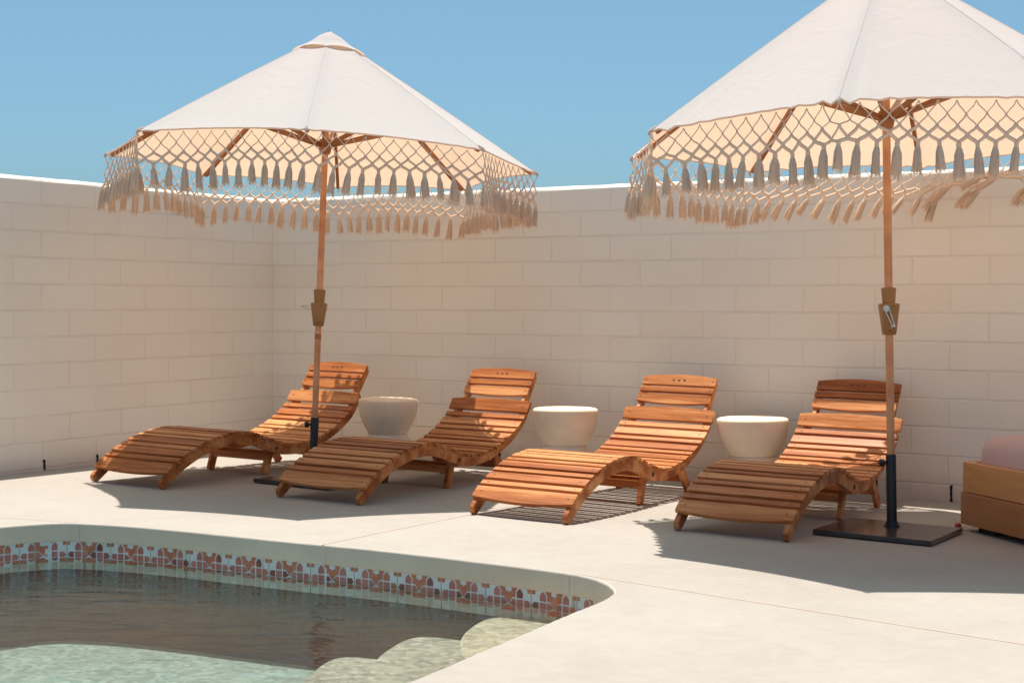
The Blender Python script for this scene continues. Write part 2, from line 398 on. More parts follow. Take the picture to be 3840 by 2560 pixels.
# pool basin, floor and steps (the depth is what the eye reads through the water)
FL = -.445
basin_pts = inset(OUT, -.014)
def lvl(P, z): return [Vector((p.x, p.y, z)) for p in P]
def ring2(P, d, dz): return [Vector((p.x, p.y, gz(p.x, p.y)+dz)) for p in inset(P, d)]
mb = MB()
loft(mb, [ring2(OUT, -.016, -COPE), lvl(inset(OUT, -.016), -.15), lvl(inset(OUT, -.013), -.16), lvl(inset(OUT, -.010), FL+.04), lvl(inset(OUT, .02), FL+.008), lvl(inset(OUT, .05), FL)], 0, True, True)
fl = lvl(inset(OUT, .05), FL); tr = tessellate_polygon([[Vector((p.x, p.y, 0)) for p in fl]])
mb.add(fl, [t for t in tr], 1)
basin = mb.build('pool_basin', [M['shaded_wall_plaster'], M['plaster']])
bm = bmesh.new(); bm.from_mesh(basin.data); bmesh.ops.remove_doubles(bm, verts=bm.verts, dist=1e-5); bmesh.ops.recalc_face_normals(bm, faces=bm.faces)
up = max(bm.faces, key=lambda f: f.calc_area())
if up.normal.z < 0: bmesh.ops.reverse_faces(bm, faces=bm.faces)
bm.to_mesh(basin.data); bm.free(); tag(basin, kind='structure')
def step(cs, z, m_):
    c = catmull([(x, y, 0) for x, y in cs], 6, False); mb = MB(); n = len(c)
    def off(d):
        r = []
        for i in range(n):
            t = (c[min(i+1, n-1)] - c[max(i-1, 0)]).normalized(); r.append(c[i] + Vector((t.y, -t.x, 0))*d)
        return r
    rows = [[Vector((p.x, p.y, z)) for p in off(-.028)], [Vector((p.x, p.y, z-.006)) for p in off(-.012)], [Vector((p.x, p.y, z-.02)) for p in off(-.002)],
            [Vector((p.x, p.y, z-.04)) for p in off(0)], [Vector((p.x, p.y, FL-.01)) for p in off(-.002)]]
    vs = [p for r in rows for p in r]; fs = [(i*n+k, (i+1)*n+k, (i+1)*n+k+1, i*n+k+1) for i in range(4) for k in range(n-1)]
    mb.add(vs, fs, 0, True)
    tp = rows[0]; tr = tessellate_polygon([[Vector((p.x, p.y, 0)) for p in tp]]); mb.add(tp, [t for t in tr])
    o = mb.build('step', m_, basin)
    bm = bmesh.new(); bm.from_mesh(o.data); bmesh.ops.remove_doubles(bm, verts=bm.verts, dist=1e-5); bmesh.ops.recalc_face_normals(bm, faces=bm.faces)
    up = max(bm.faces, key=lambda f: f.calc_area())
    if up.normal.z < 0: bmesh.ops.reverse_faces(bm, faces=bm.faces)
    bm.to_mesh(o.data); bm.free(); return o
step([(4.42,-3.96),(4.20,-3.86),(4.02,-3.70),(3.937,-3.59),(3.885,-3.507),(3.835,-3.39),(3.798,-3.25),(3.795,-3.18),(3.83,-3.145),(3.91,-3.130),(4.00,-3.135),(4.39,-3.16)], -.155, M['step_shallow_tint'])
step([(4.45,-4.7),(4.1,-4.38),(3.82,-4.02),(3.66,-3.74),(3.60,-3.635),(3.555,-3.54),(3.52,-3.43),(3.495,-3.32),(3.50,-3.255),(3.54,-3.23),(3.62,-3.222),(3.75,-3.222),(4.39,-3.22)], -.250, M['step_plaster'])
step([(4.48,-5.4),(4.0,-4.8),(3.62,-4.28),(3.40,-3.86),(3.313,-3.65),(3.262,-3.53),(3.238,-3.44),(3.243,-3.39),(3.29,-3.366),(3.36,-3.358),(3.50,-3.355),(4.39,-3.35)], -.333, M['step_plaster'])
# water
wl = lvl(inset(OUT, -.0145), WATER)
tr = tessellate_polygon([[Vector((p.x, p.y, 0)) for p in wl]]); mb = MB(); mb.add(wl, tr)
water = mb.build('water', M['water'])
bm = bmesh.new(); bm.from_mesh(water.data); bmesh.ops.recalc_face_normals(bm, faces=bm.faces)
if sum(f.normal.z for f in bm.faces) < 0: bmesh.ops.reverse_faces(bm, faces=bm.faces)
bm.to_mesh(water.data); bm.free(); tag(water, kind='structure')
# waterline tiles: each tile is a glazed square whose pattern is laid into its own mesh
TP = inset(OUT, -.0105); cum = [0]
for i in range(len(TP)): cum.append(cum[-1] + (TP[(i+1) % len(TP)] - TP[i]).length)
def tile_at(s, z, out=0.0):
    s = s % cum[-1]
    lo, hi = 0, len(TP)-1
    while lo < hi:
        mid = (lo+hi+1)//2
        if cum[mid] <= s: lo = mid
        else: hi = mid-1
    a, b = TP[lo], TP[(lo+1) % len(TP)]; t = (s-cum[lo])/max(1e-9, cum[lo+1]-cum[lo]); p = a.lerp(b, t)
    d = (b-a).normalized(); nn = Vector((d.y, -d.x, 0)); p = p + nn*out
    if z > .068: z = .068 + (z-.068)*.38
    return Vector((p.x, p.y, gz(p.x, p.y) - COPE - .001 - z))
S = .2057
def q(*pts): return pts
SH = [  # (material, polygon) in tile units, x along, y downward; left half, mirrored about .5
 (1, q((.0,.0),(.085,.0),(.085,.075),(.0,.075))),
 (2, q((.183,.185),(.183,.09),(.205,.05),(.25,.01),(.295,.05),(.317,.09),(.317,.185))),
 (1, q((.345,.0),(.43,.0),(.43,.07),(.468,.075),(.5,.105),(.5,.30),(.475,.262),(.41,.185),(.345,.175),(.345,.075),(.32,.03),(.30,.0))),
 (2, q((.018,.283),(.06,.215),(.155,.215),(.155,.345),(.06,.345))),
 (3, q((.183,.213),(.317,.213),(.317,.35),(.183,.35))),
 (2, q((.345,.213),(.41,.213),(.478,.29),(.41,.345),(.345,.345))),
 (2, q((.183,.38),(.317,.38),(.317,.47),(.25,.54),(.183,.47))),
 (1, q((.5,.33),(.44,.38),(.345,.38),(.345,.6),(.5,.6))),
 (1, q((.0,.38),(.0,.6),(.155,.6),(.155,.38))),
]
root = empty('waterline_tile_band', (2.8, -2.94, -.1)); root.location = (0, 0, 0)
tag(root, 'band of blue white and terracotta patterned tiles just above the pool water', 'tile band')
ntile = int(cum[-1]/S)
rg = random.Random(3)
def rows_for(poly, s0, out, mirror):
    pts = [((1-x) if mirror else x, y) for x, y in poly]
    return [tile_at(s0 + x*S, y*S, out) for x, y in pts]
# tile phase: a joint stands at x = 2.737 on the far side
i0 = min(range(len(TP)), key=lambda k: (TP[k].xy - Vector((2.865, -3.156))).length); ph = cum[i0]
vis = []
for k in range(-(ntile//2), ntile//2):
    s0 = ph + k*S; p = tile_at(s0 + S/2, 0)
    if p.y > -4.6: vis.append(s0)
for s0 in vis:
    mb = MB(); nseg = 4
    for j in range(nseg):           # glazed ground
        a = .012 + (1-.024)*j/nseg; b = .012 + (1-.024)*(j+1)/nseg
        mb.add([tile_at(s0+a*S, 0, .001), tile_at(s0+b*S, 0, .001), tile_at(s0+b*S, S, .001), tile_at(s0+a*S, S, .001)], [(0,1,2,3)], 0)
    for (mi, poly) in SH:
        for mr in (False, True):
            m2 = mi
            if mi == 2: m2 = rg.choice((2, 2, 3, 3, 1)) if mr else rg.choice((2, 3, 3))
            P = [((1-x) if mr else x, y) for x, y in poly]
            tr = tessellate_polygon([[Vector((x, y, 0)) for x, y in P]])
            mb.add([tile_at(s0 + max(.014, min(.986, x))*S, y*S, .0024) for x, y in P], tr, m2)
    o = mb.build('tile', [M['tile_white'], M['tile_terra'], M['tile_deep'], M['tile_rose']], root)
mb = MB(); n = len(TP)
loft(mb, [[Vector((p.x, p.y, gz(p.x, p.y)-COPE-.0005)) for p in TP], [Vector((p.x, p.y, gz(p.x, p.y)-COPE-.124)) for p in TP], [Vector((p.x, p.y, gz(p.x, p.y)-COPE-.124)) for p in inset(OUT, -.015)]], 0, True, True)
mb.build('grout', M['grout'], root)

# ------------------------------------------------------------------ walls
WT = .15; TOP = 1.742
def wall(name, L, along, m):
    """front face on the wall line; a rounded mortar cap runs along the top"""
    mb = MB(); nn = 60
    prof = [(0, -.35), (0, TOP-.008), (.004, TOP), (.012, TOP+.009), (.03, TOP+.016), (.075, TOP+.019), (.12, TOP+.016), (.142, TOP+.006), (WT, TOP-.01), (WT, -.35)]
    rr = random.Random(11 if along == 'x' else 5)
    cols = []
    for i in range(nn+1):
        s = L*i/nn - (WT if along == 'x' else 0)*(1 if i == 0 else 0)
        j = [rr.uniform(-.003, .003) for _ in prof]
        c = []
        for k, (d, z) in enumerate(prof):
            z2 = z + (j[k] if 1 <= k <= 7 else 0)
            c.append((s, d, z2) if along == 'x' else (-d, -s, z2))
        cols.append(c)
    n = len(prof); vs = [p for c in cols for p in c]
    fs = []
    for i in range(nn):
        for k in range(n-1):
            f = (i*n+k, (i+1)*n+k, (i+1)*n+k+1, i*n+k+1)
            fs.append(f if along == 'x' else f[::-1])
    mb.add(vs, fs, 0, False)
    for c in (cols[0], cols[-1]): mb.add(c, [tuple(range(n))], 0)
    o = mb.build(name, m)
    for p_ in o.data.polygons: p_.use_smooth = False
    return o
back = wall('block_wall', 9.5, 'x', M['wall_x'])
tag(back, 'long cream painted block wall behind the row of loungers', 'wall')
side = wall('block_wall', 9.0, 'y', M['wall_y'])
side.name = 'block_wall.001'
side.location = (0, 0, 0)
tag(side, 'cream painted block wall on the left that meets the back wall in the corner', 'wall')
def slot(x, y, along, h, wd, parent):
    mb = MB(); rr = random.Random(int(x*100-y*77)); n = 6; L = []; Rr = []
    for i in range(n+1):
        z = gz(x, y) - .01 + (h+.01)*i/n; L.append((-wd/2+rr.uniform(-.003, .003), z)); Rr.append((wd/2+rr.uniform(-.003, .003), z))
    P = L + Rr[::-1]
    def pos(u, z, d): return (x+u, y-d, z) if along == 'x' else (x+d, y+u, z)
    f1 = [pos(u, z, .003) for u, z in P]; f0 = [pos(u, z, -.03) for u, z in P]; m_ = len(P)
    mb.add(f1 + f0, [tuple(range(m_))] + [(i, (i+1) % m_, m_+(i+1) % m_, m_+i) for i in range(m_)])
    return mb.build('weep_hole', M['tar'], parent)
for x in (.65, 1.864, 3.079, 4.284, 4.693): slot(x, 0, 'x', .088 if x > 4 else .078, .013, back)
for y in (-.397, -1.616, -2.022, -3.2): slot(0, y, 'y', .062, .014, side)

# ------------------------------------------------------------------ loungers
SL = [(.018,.083),(.07,.125),(.15,.170),(.25,.213),(.35,.245),(.45,.265),(.55,.274),(.63,.272),(.71,.260),(.78,.241),(.86,.216),(.94,.194),(1.01,.183),(1.10,.180),
      (1.18,.187),(1.28,.205),(1.38,.236),(1.47,.274),(1.55,.320),(1.61,.366),(1.665,.438)]
CP = catmull([(0, y, z) for y, z in SL], 12)
CL = [0]
for a, b in zip(CP, CP[1:]): CL.append(CL[-1] + (b-a).length)
def cv(s):
    s = max(0, min(CL[-1], s)); i = max(k for k in range(len(CL)) if CL[k] <= s + 1e-9); i = min(i, len(CP)-2)
    t = (s-CL[i])/(CL[i+1]-CL[i]); p = CP[i].lerp(CP[i+1], t); d = (CP[i+1]-CP[i]).normalized()
    return p, d, Vector((0, -d.z, d.y))
def slat(mb, p, d, n, hw, half, th=.017, bow0=0, bow1=0, seg=10, screws=True, xo=.238):
    """a board across the lounger: p mid of its top, d along the curve, n outward; bow0/bow1 push the front/back edge out in the middle"""
    ch = .0022; cs = [(-1, -th), (-1, -ch), (-1+ch/hw, 0), (1-ch/hw, 0), (1, -ch), (1, -th)]
    vs = []; m = len(cs); j = random.uniform(-.0015, .0015); jt = random.uniform(-.0012, .0012)
    for i in range(seg+1):
        x = -half + 2*half*i/seg; k = 1-(x/half)**2
        for a, h in cs:
            e = a*hw + (-bow0*k if a < 0 else bow1*k)
            vs.append(Vector((x+j, 0, 0)) + p + d*e + n*(h+jt))
    fs = [(i*m+k, i*m+(k+1) % m, (i+1)*m+(k+1) % m, (i+1)*m+k) for i in range(seg) for k in range(m)]
    mb.add(vs, fs, 0); mb.add(vs[:m], [tuple(range(m-1, -1, -1))], 0); mb.add(vs[-m:], [tuple(range(m))], 0)
    if screws:
        for sx in (-xo, xo):
            c = p + Vector((sx+j, 0, 0)) + n*(.0008+jt) + d*random.uniform(-.002, .002)
            mb.add([c + Vector((1,0,0))*.0046*math.cos(a) + d*.0046*math.sin(a) for a in [k*math.pi/4 for k in range(8)]], [tuple(range(8))], 1)
def plank(mb, pts, hd, x0, x1, cap0=True, cap1=True, mi=0):
    """a curved board standing on edge: centre line pts in the yz plane, half depth hd, between x0 and x1"""
    pts = [Vector(p) for p in pts]; top, bot = [], []
    for i, p in enumerate(pts):
        d = (pts[min(i+1, len(pts)-1)] - pts[max(i-1, 0)]).normalized(); n = Vector((0, -d.z, d.y)); h = hd[i] if hasattr(hd, '__len__') else hd
        top.append(p+n*h); bot.append(p-n*h)
    h0 = hd[0] if hasattr(hd, '__len__') else hd; h1 = hd[-1] if hasattr(hd, '__len__') else hd
    def cap(p, d, h, sgn):
        n = Vector((0, -d.z, d.y)); return [p + n*h*math.cos(a) + d*sgn*h*math.sin(a)*.85 for a in [math.pi*k/8 for k in range(1, 8)]]
    poly = list(top)
    if cap1: poly += cap(pts[-1], (pts[-1]-pts[-2]).normalized(), h1, 1)
    poly += bot[::-1]
    if cap0: poly += cap(pts[0], (pts[1]-pts[0]).normalized(), h0, -1)[::-1]
    n = len(poly); e = .002
    cen = sum(poly, Vector())/n
    A_ = [Vector((x0, p.y, p.z)) for p in poly]; B_ = [Vector((x1, p.y, p.z)) for p in poly]
    mb.add(A_+B_, [(i, (i+1) % n, n+(i+1) % n, n+i) for i in range(n)], mi)
    tr = tessellate_polygon([[Vector((p.y, p.z, 0)) for p in poly]])
    mb.add(A_, [t for t in tr], mi); mb.add(B_, [t[::-1] for t in tr], mi)
def fixn(o):
    bm = bmesh.new(); bm.from_mesh(o.data); bmesh.ops.remove_doubles(bm, verts=bm.verts, dist=1e-5)
    bmesh.ops.recalc_face_normals(bm, faces=bm.faces); bm.to_mesh(o.data); bm.free(); return o
def make_lounger():
    root = empty('sun_lounger', (0,0,0))
    WM = [M['wood'], M['screw']]
    SB = 0.905                                       # arc length where the leg rest ends and the back begins
    s_dip = min(range(len(CP)), key=lambda k: abs(CP[k].y-.90)); sb = CL[s_dip]
    # boards: wide and narrow in turn
    widths = []; s = .045; tot = CL[-1]
    mbl, mbb = MB(), MB(); k = 0
    ws = [.072]; s_end = tot-.030-.037; run = s-.036 + .072
    while run + .0195 + (.033 if len(ws) % 2 else .058) < s_end - .012:
        ws.append(.033 if len(ws) % 2 else .058); run += .0195 + ws[-1]
    gap = (s_end - (s-.036) - sum(ws))/len(ws)
    s -= .036
    for k, w_ in enumerate(ws):
        p, d, n = cv(s + w_/2)
        slat(mbl if s + w_/2 < sb else mbb, p, d, n, w_/2, .276, bow0=.020 if k == 0 else 0)
        s += w_ + gap
    p, d, n = cv(tot-.030); slat(mbb, p, d, n, .037, .276, bow1=.014)
    mbl.build('leg_rest', WM, root); mbb.build('back_rest', WM, root)
    # side rails
    def line(s0, s1, dep, n=26): return [cv(s0+(s1-s0)*i/n)[0] - cv(s0+(s1-s0)*i/n)[2]*dep for i in range(n+1)]
    for sx in (-1, 1):
        c = line(.03, sb+.055, .043); d0 = (c[1]-c[0]).normalized(); c = [c[0]-d0*.028-Vector((0, .004, 0))] + c
        c[0] = Vector((0, .012, .026)); hd = [.0255] + [.0295]*(len(c)-1); hd[-1] = .027; hd[-2] = .031
        mb = MB(); plank(mb, c, hd, sx*.255-.0115, sx*.255+.0115)
        o = fixn(mb.build('side_rail', M['wood'], root))
        mb = MB(); cc = c[-2]
        mb.lathe([(0, .0), (.0105, .0), (.0105, .004), (0, .005)], 12, c=(sx*.267, cc.y, cc.z), M=Matrix.Rotation(R(90*sx), 3, 'Y'))
        mb.build('bolt', M['screw'], o)
        c = line(sb-.03, tot-.012, .043); d1 = (c[-1]-c[-2]).normalized(); c.append(c[-1]+d1*.02)
        mb = MB(); plank(mb, c, .0290, sx*.231-.0115, sx*.231+.0115); fixn(mb.build('side_rail', M['wood'], root))
    # head rest: three boards on two short bars
    h0 = Vector((0, 1.710, .480)); hv = Vector((0, .097, .133)); L = hv.length; hd_ = hv.normalized(); hn = Vector((0, -hd_.z, hd_.y))
    mb = MB()
    slat(mb, h0+hd_*.028, hd_, hn, .026, .226, bow0=.014, xo=.208)
    slat(mb, h0+hd_*.0855, hd_, hn, .018, .226, xo=.208)
    slat(mb, h0+hd_*(.0855+.018+.012+.027), hd_, hn, .027, .226, bow1=.020, xo=.208)
    pc = h0+hd_*(.0855+.018+.012+.033)
    for x in (-.034, 0, .034):
        c = pc + hn*.0011
        mb.add([c + Vector((x+.0075*math.cos(a), 0, 0)) + hd_*.0052*math.sin(a) for a in [k*math.pi/5 for k in range(10)]], [tuple(range(10))], 1)
    hr = mb.build('head_rest', WM, root)
    for sx in (-1, 1):
        c = [h0 - hd_*.085 + Vector((0, .0, -.016)), h0 - hn*.036, h0 + hd_*(L-.018) - hn*.034]
        mb = MB(); plank(mb, c, .020, sx*.207-.010, sx*.207+.010); fixn(mb.build('head_rest_bar', M['wood'], hr))
    # legs
    def leg(a, b, x, w_=.024, d=.021, name='leg'):
        mb = MB(); plank(mb, [(0, *a), (0, (a[0]+b[0])/2, (a[1]+b[1])/2), (0, *b)], w_, x-d/2, x+d/2, cap1=False)
        return fixn(mb.build(name, M['wood'], root))
    def flat(o, zc=0.0):
        return o
    for sx in (-1, 1):
        leg((.915, .150), (.868, .003), sx*.212)
        leg((1.335, .185), (1.49, .004), sx*.212)
    mb = MB(); mb.box(-.20, .876, .082, .20, .896, .122); mb.build('stretcher', M['wood'], root, bevel=.002)
    mb = MB(); mb.box(-.20, 1.405, .070, .20, 1.425, .110); mb.build('stretcher', M['wood'], root, bevel=.002)
    mb = MB(); mb.box(-.224, .925, .112, .224, .960, .134); mb.build('cross_bar', M['wood'], root, bevel=.002)
    return root
proto = make_lounger()
LS = [(.901, -2.255, -.012, .995, 1.0, 'slatted wooden lounger nearest the left wall, a sunlit stripe on its foot end'),
      (2.080, -2.103, .008, .992, 1.0, 'slatted wooden lounger with dark shaded leg rest between the two leftmost stone tables'),
      (3.206, -2.027, -.012, .999, .965, 'fully sunlit slatted wooden lounger casting striped shadow on the pale deck'),
      (4.208, -1.885, -.012, 1.013, .935, 'slatted wooden lounger beside the black parasol base with tassel shadows on its backrest')]
for i, (x, y, th, sc, ys, lab) in enumerate(LS):
    o = proto if i == 0 else copy_tree(proto)
    o.location = (x, y, gz(x, y)); o.rotation_euler = (CY, -BX, th); o.scale = (sc, sc*ys, sc)
    tag(o, lab, 'sun lounger', 'slatted wooden loungers in a row along the wall')

# ------------------------------------------------------------------ side tables
def make_table():
    root = empty('side_table', (0,0,0)); mb = MB()
    prof = [(0, .445), (.10, .4455), (.160, .444), (.176, .441), (.1845, .435), (.1875, .426), (.187, .40), (.183, .365), (.175, .33), (.163, .297), (.148, .266), (.133, .240), (.1235, .222)]
    mb.lathe(prof, 64); mb.build('table_bowl', M['table'], root)
    mb = MB(); mb.lathe([(.119, .2225), (.127, .208), (.141, .178), (.155, .14), (.167, .10), (.176, .06), (.180, .03), (.180, .0), (0, 0)], 64)
    mb.build('table_foot', M['table'], root); return root
tp = make_table()
for i, (x, y, sc, lab) in enumerate(((1.42, -.60, .975, 'shaded cream stone drum table with narrow waist between first and second lounger from the left'),
                                     (2.63, -.53, 1.0, 'cream stone drum table with fully sunlit top between the shaded and the sunlit lounger'),
                                     (3.70, -.33, 1.045, 'cream stone drum table with fringe shadow on its top beside the rightmost lounger'))):
    o = tp if i == 0 else copy_tree(tp)
    o.location = (x, y, gz(x, y)); o.rotation_euler = (CY, -BX, i*1.1); o.scale = (sc, sc, .955 if i < 2 else .935)
    tag(o, lab, 'side table', 'round stone drum tables between the loungers')

# ------------------------------------------------------------------ parasols
def tassel_mesh(seed):
    rr = random.Random(seed); mb = MB(); L = .130 + rr.uniform(-.012, .010)
    mb.tube([(0,0,.004), (0,0,-.004), (0,0,-.012), (0,0,-.02)], [.0035, .0075, .0078, .0062], 7)
    mb.tube([(0,0,-.016), (0,0,-.024), (.001,0,-.05), (0,.001,-.09), (0,0,-L*.93)], [.0060, .0095, .0118, .0128, .0120], 9)
    for k in range(30):
        a = rr.uniform(0, 6.283); r0 = .006; r1 = rr.uniform(.010, .0205); q1 = rr.uniform(-.004, .004); e = L*rr.uniform(.88, 1.10)
        mb.tube([(r0*math.cos(a), r0*math.sin(a), -.018), (.0118*math.cos(a)+q1*.5, .0118*math.sin(a), -.045), (r1*.8*math.cos(a)+q1, r1*.8*math.sin(a), -.1), (r1*math.cos(a)+q1, r1*math.sin(a)+q1, -e)],
                [.0012, .0016, .0016, .0009], 4, cap=False)
    m_ = MB.build(mb, 'tassel', M['tassel']); me = m_.data; bpy.data.objects.remove(m_); return me
TM = [tassel_mesh(s) for s in range(7)]
UPZ = Vector((0,0,1))
def make_parasol(base, axis, hem, hapex, label, crank, plate, wind, seed, tag_card=False, tape=False, crease=.004):
    rr = random.Random(seed)
    root = empty('parasol', base); ax = Vector(axis)
    hem = [Vector(p) for p in hem]
    apex = ax*hapex
    # --- base plate, sleeve and knob
    (pcx, pcy, hw, hd, pr) = plate
    P = empty('tmp', (0,0,0)); bpy.data.objects.remove(P)
    mb = MB(); Mx = Matrix.Translation((pcx, pcy, 0)) @ Matrix.Rotation(pr, 4, 'Z')
    def pz(v): return Vector((v.x, v.y, v.z + BX*v.x + CY*v.y))
    vs = []
    for z in (0.004, .026):
        for sx, sy in ((-1,-1), (1,-1), (1,1), (-1,1)): vs.append(pz(Mx @ Vector((sx*hw, sy*hd, z))))
    mb.add(vs, [(0,3,2,1), (4,5,6,7), (0,1,5,4), (1,2,6,5), (2,3,7,6), (3,0,4,7)])
    bp = mb.build('base_plate', M['plate'], root, bevel=.003)
    mb = MB(); mb.tube([ax*.026, ax*.032], .036, 28); mb.tube([ax*.032, ax*.05], [.030, .0245], 28, cap=False)
    mb.tube([ax*.03, ax*.35, ax*.354, ax*.354], [.0232, .0232, .0222, .0185], 28); mb.build('base_sleeve', M['black'], root)
    kd = Vector((-.80, -.6, 0)).normalized()
    mb = MB(); kc = ax*.315; mb.tube([kc + kd*.018, kc + kd*.034], .007, 12); mb.tube([kc+kd*.032, kc+kd*.036, kc+kd*.052, kc+kd*.056], [.012, .0175, .0175, .012], 14, smooth=False)
    mb.build('tightening_knob', M['black'], root)
    # --- pole
    hc0, hc1, hc2 = crank
    mb = MB(); mb.tube([ax*.34, ax*hc0], .0178, 24, cap=False); lp = mb.build('lower_pole', M['pole_wood'], root)
    mb = MB(); mb.tube([ax*(hc2-.01), ax*(hapex-.02)], .0182, 24); mb.build('upper_pole', M['pole_wood'], root)
    if tape:
        mb = MB(); mb.tube([ax*(hc0-.075), ax*(hc0-.045)], .0184, 24, cap=False); mb.build('tape_band', M['red_tape'], lp)
        mb = MB(); c = ax*(hc0-.034) + Vector((.62, -.78, 0))*.0175; mb.tube([c, c+Vector((.62,-.78,0))*.004], .0042, 10); mb.build('screw', M['steel'], lp)
    # --- crank housing with its fluted collar
    e1 = Vector((.857, .515, 0)); e2 = ax.cross(e1).normalized(); e1 = e2.cross(ax).normalized()
    def rsq(hx, hy, n=28, pw=.45):
        o = []
        for k in range(n):
            a = 2*math.pi*k/n; c, s = math.cos(a), math.sin(a)
            o.append((hx*math.copysign(abs(c)**pw, c), hy*math.copysign(abs(s)**pw, s)))
        return o
    secs = [(hc0, .024, .024), (hc0+.004, .029, .029), ((hc0+hc1)/2, .037, .034), (hc1-.007, .0455, .038), (hc1, .042, .034), (hc1, .02, .02)]
    mb = MB(); loops = [[ax*h + e1*u + e2*v for u, v in rsq(a, b)] for h, a, b in secs]; n = 28
    mb.add([p for l in loops for p in l], [(i*n+k, i*n+(k+1) % n, (i+1)*n+(k+1) % n, (i+1)*n+k) for i in range(len(loops)-1) for k in range(n)], 0, True)
    mb.add(loops[0], [tuple(range(n-1, -1, -1))])
    for sh in ((.62, hc0+.018), (.25, hc1-.014)):
        c = ax*sh[1] - e2*(.0345 if sh[1] > hc0+.05 else .0305) + e1*(.012 if sh[0] < .5 else -.004)
        mb.tube([c, c - e2*.0045], .0032, 8, mi=1)
    ch = mb.build('crank_housing', [M['crank_plastic'], M['screw']], root)
    mb = MB(); nf = 40; loops = []
    for h, r_ in ((hc1, .028), (hc1+.004, .0285), (hc2-.004, .0335), (hc2, .031), (hc2, .018)):
        loops.append([ax*h + (e1*math.cos(2*math.pi*k/nf) + e2*math.sin(2*math.pi*k/nf)) * (r_ - (.0022 if (k % 4) == 0 and h > hc1 and h < hc2 else 0)) for k in range(nf)])
    mb.add([p for l in loops for p in l], [(i*nf+k, i*nf+(k+1) % nf, (i+1)*nf+(k+1) % nf, (i+1)*nf+k) for i in range(len(loops)-1) for k in range(nf)])
    mb.build('collar', M['crank_plastic'], root)
    # crank handle
    mb = MB()
    if not tape:     # folded against the housing, facing the camera
        f = -e2; c = ax*(hc1-.024) - e1*.022 + f*.038
        mb.tube([c - f*.008, c + f*.004], .0155, 20); mb.tube([c + f*.004, c + f*.009], .0095, 16)
        a = c + f*.012; b = a - ax*.078 + e1*.026
        mb.tube([a + e1*.011, b + e1*.008], .0042, 8, flat=.6); mb.tube([a - e1*.011, b - e1*.002], .0042, 8, flat=.6)
        mb.tube([b + e1*.004, b + f*.016], .006, 10); mb.tube([b + f*.012 - e1*.012 - ax*.004, b + f*.012 + e1*.008], .005, 10)
    else:            # stands out to the left
        f = -e1; c = ax*(hc1-.018) + f*.036
        mb.tube([c - f*.006, c + f*.006], .011, 16); t_ = c + f*.056
        mb.tube([c + ax*.004, t_ + ax*.001], .0033, 8); mb.tube([c - ax*.022, t_ - ax*.004], .0033, 8); mb.tube([t_ - f*.006, t_ + f*.010], .0058, 10)
    mb.build('crank_handle', M['steel'], ch)
    # --- canopy: eight panels, slightly slack between the ribs
    def ridge(k, t): return apex.lerp(hem[k % 8], t) + UPZ*(.006*math.sin(math.pi*min(1, max(0, t))))
    T0 = .120; NT, NS = 22, 24
    def surf(k, t, s):
        p = ridge(k, t).lerp(ridge(k+1, t), s); m_ = 4*s*(1-s)
        p = p - UPZ*(.010*m_*math.sin(math.pi*t)) + UPZ*(.018*m_*t**6)
        c = Vector((ax.x*p.z, ax.y*p.z, p.z)); rad = p - c; rad.z = 0
        if rad.length > 1e-5: p = p - rad.normalized()*(.045*m_*t**3)
        # creases fanning out of the rib ends
        if t > .55:
            e = (t-.55)/.45; q_ = min(s, 1-s); p = p + UPZ*(crease*e*math.sin(s*57 + k*2.1)*math.exp(-q_*6))
        return p
    vs = []; idx = {}
    for k in range(8):
        for i in range(NT+1):
            t = T0 + (1-T0)*i/NT
            for j in range(NS):
                idx[(k, i, j)] = len(vs); vs.append(surf(k, t, j/NS))
    fs = []
    for k in range(8):
        for i in range(NT):
            for j in range(NS):
                g = lambda a, b: idx[(k, a, b)] if b < NS else idx[((k+1) % 8, a, 0)]
                fs.append((g(i, j), g(i+1, j), g(i+1, j+1), g(i, j+1)))
    mb = MB(); mb.add(vs, fs, 0, True)
    cz = mb.build('canopy', M['canvas'], root)
    # turned hem
    mb = MB(); pts = []
    for k in range(8):
        for j in range(NS): pts.append(surf(k, 1, j/NS))
    nn = len(pts); H0 = [p + UPZ*.001 for p in pts]; H1 = []
    for i, p in enumerate(pts):
        c = Vector((0, 0, p.z)); r_ = (p-c).normalized(); H1.append(p - UPZ*.007 - r_*.004)
    mb.add(H0+H1, [(i, (i+1) % nn, nn+(i+1) % nn, nn+i) for i in range(nn)], 0, True); mb.build('hem', M['canvas'], cz)
    for k in range(8):            # sewn welt along each rib, drawn with the panel seams
        mb = MB(); mb.tube([surf(k, T0+(1-T0)*i/14, 0) + UPZ*.0002 for i in range(15)], .0016, 5); mb.build('seam', M['canvas'], cz)
        # stitched pocket at the rib end
        mb = MB(); e = hem[k]; d = (e-apex).normalized(); mb.tube([e - d*.035 + UPZ*.003, e + d*.004 + UPZ*.001, e + d*.006 - UPZ*.012], [.005, .009, .006], 8); mb.build('rib_pocket', M['canvas'], cz)
    # wind cap with a wavy rim
    mb = MB(); n = 64; loops = []
    for i in range(7):
        t = i/6*.172; lp_ = []
        for j in range(n):
            a = j/n*8; k = int(a); s = a-k; p = ridge(k, t).lerp(ridge(k+1, t), s)
            wv = (.011*4*s*(1-s)) * (i/6)**3 + .003*(i/6)
            lp_.append(p + UPZ*(wv + .004 + .012*math.sin(math.pi*min(1, i/3.4))))
        loops.append(lp_)
    loops[0] = [apex + UPZ*.012 + Vector((math.cos(2*math.pi*j/n), math.sin(2*math.pi*j/n), 0))*.006 for j in range(n)]
    mb.add([p for l in loops for p in l], [(i*n+k, (i+1)*n+k, (i+1)*n+(k+1) % n, i*n+(k+1) % n) for i in range(6) for k in range(n)], 0, True)
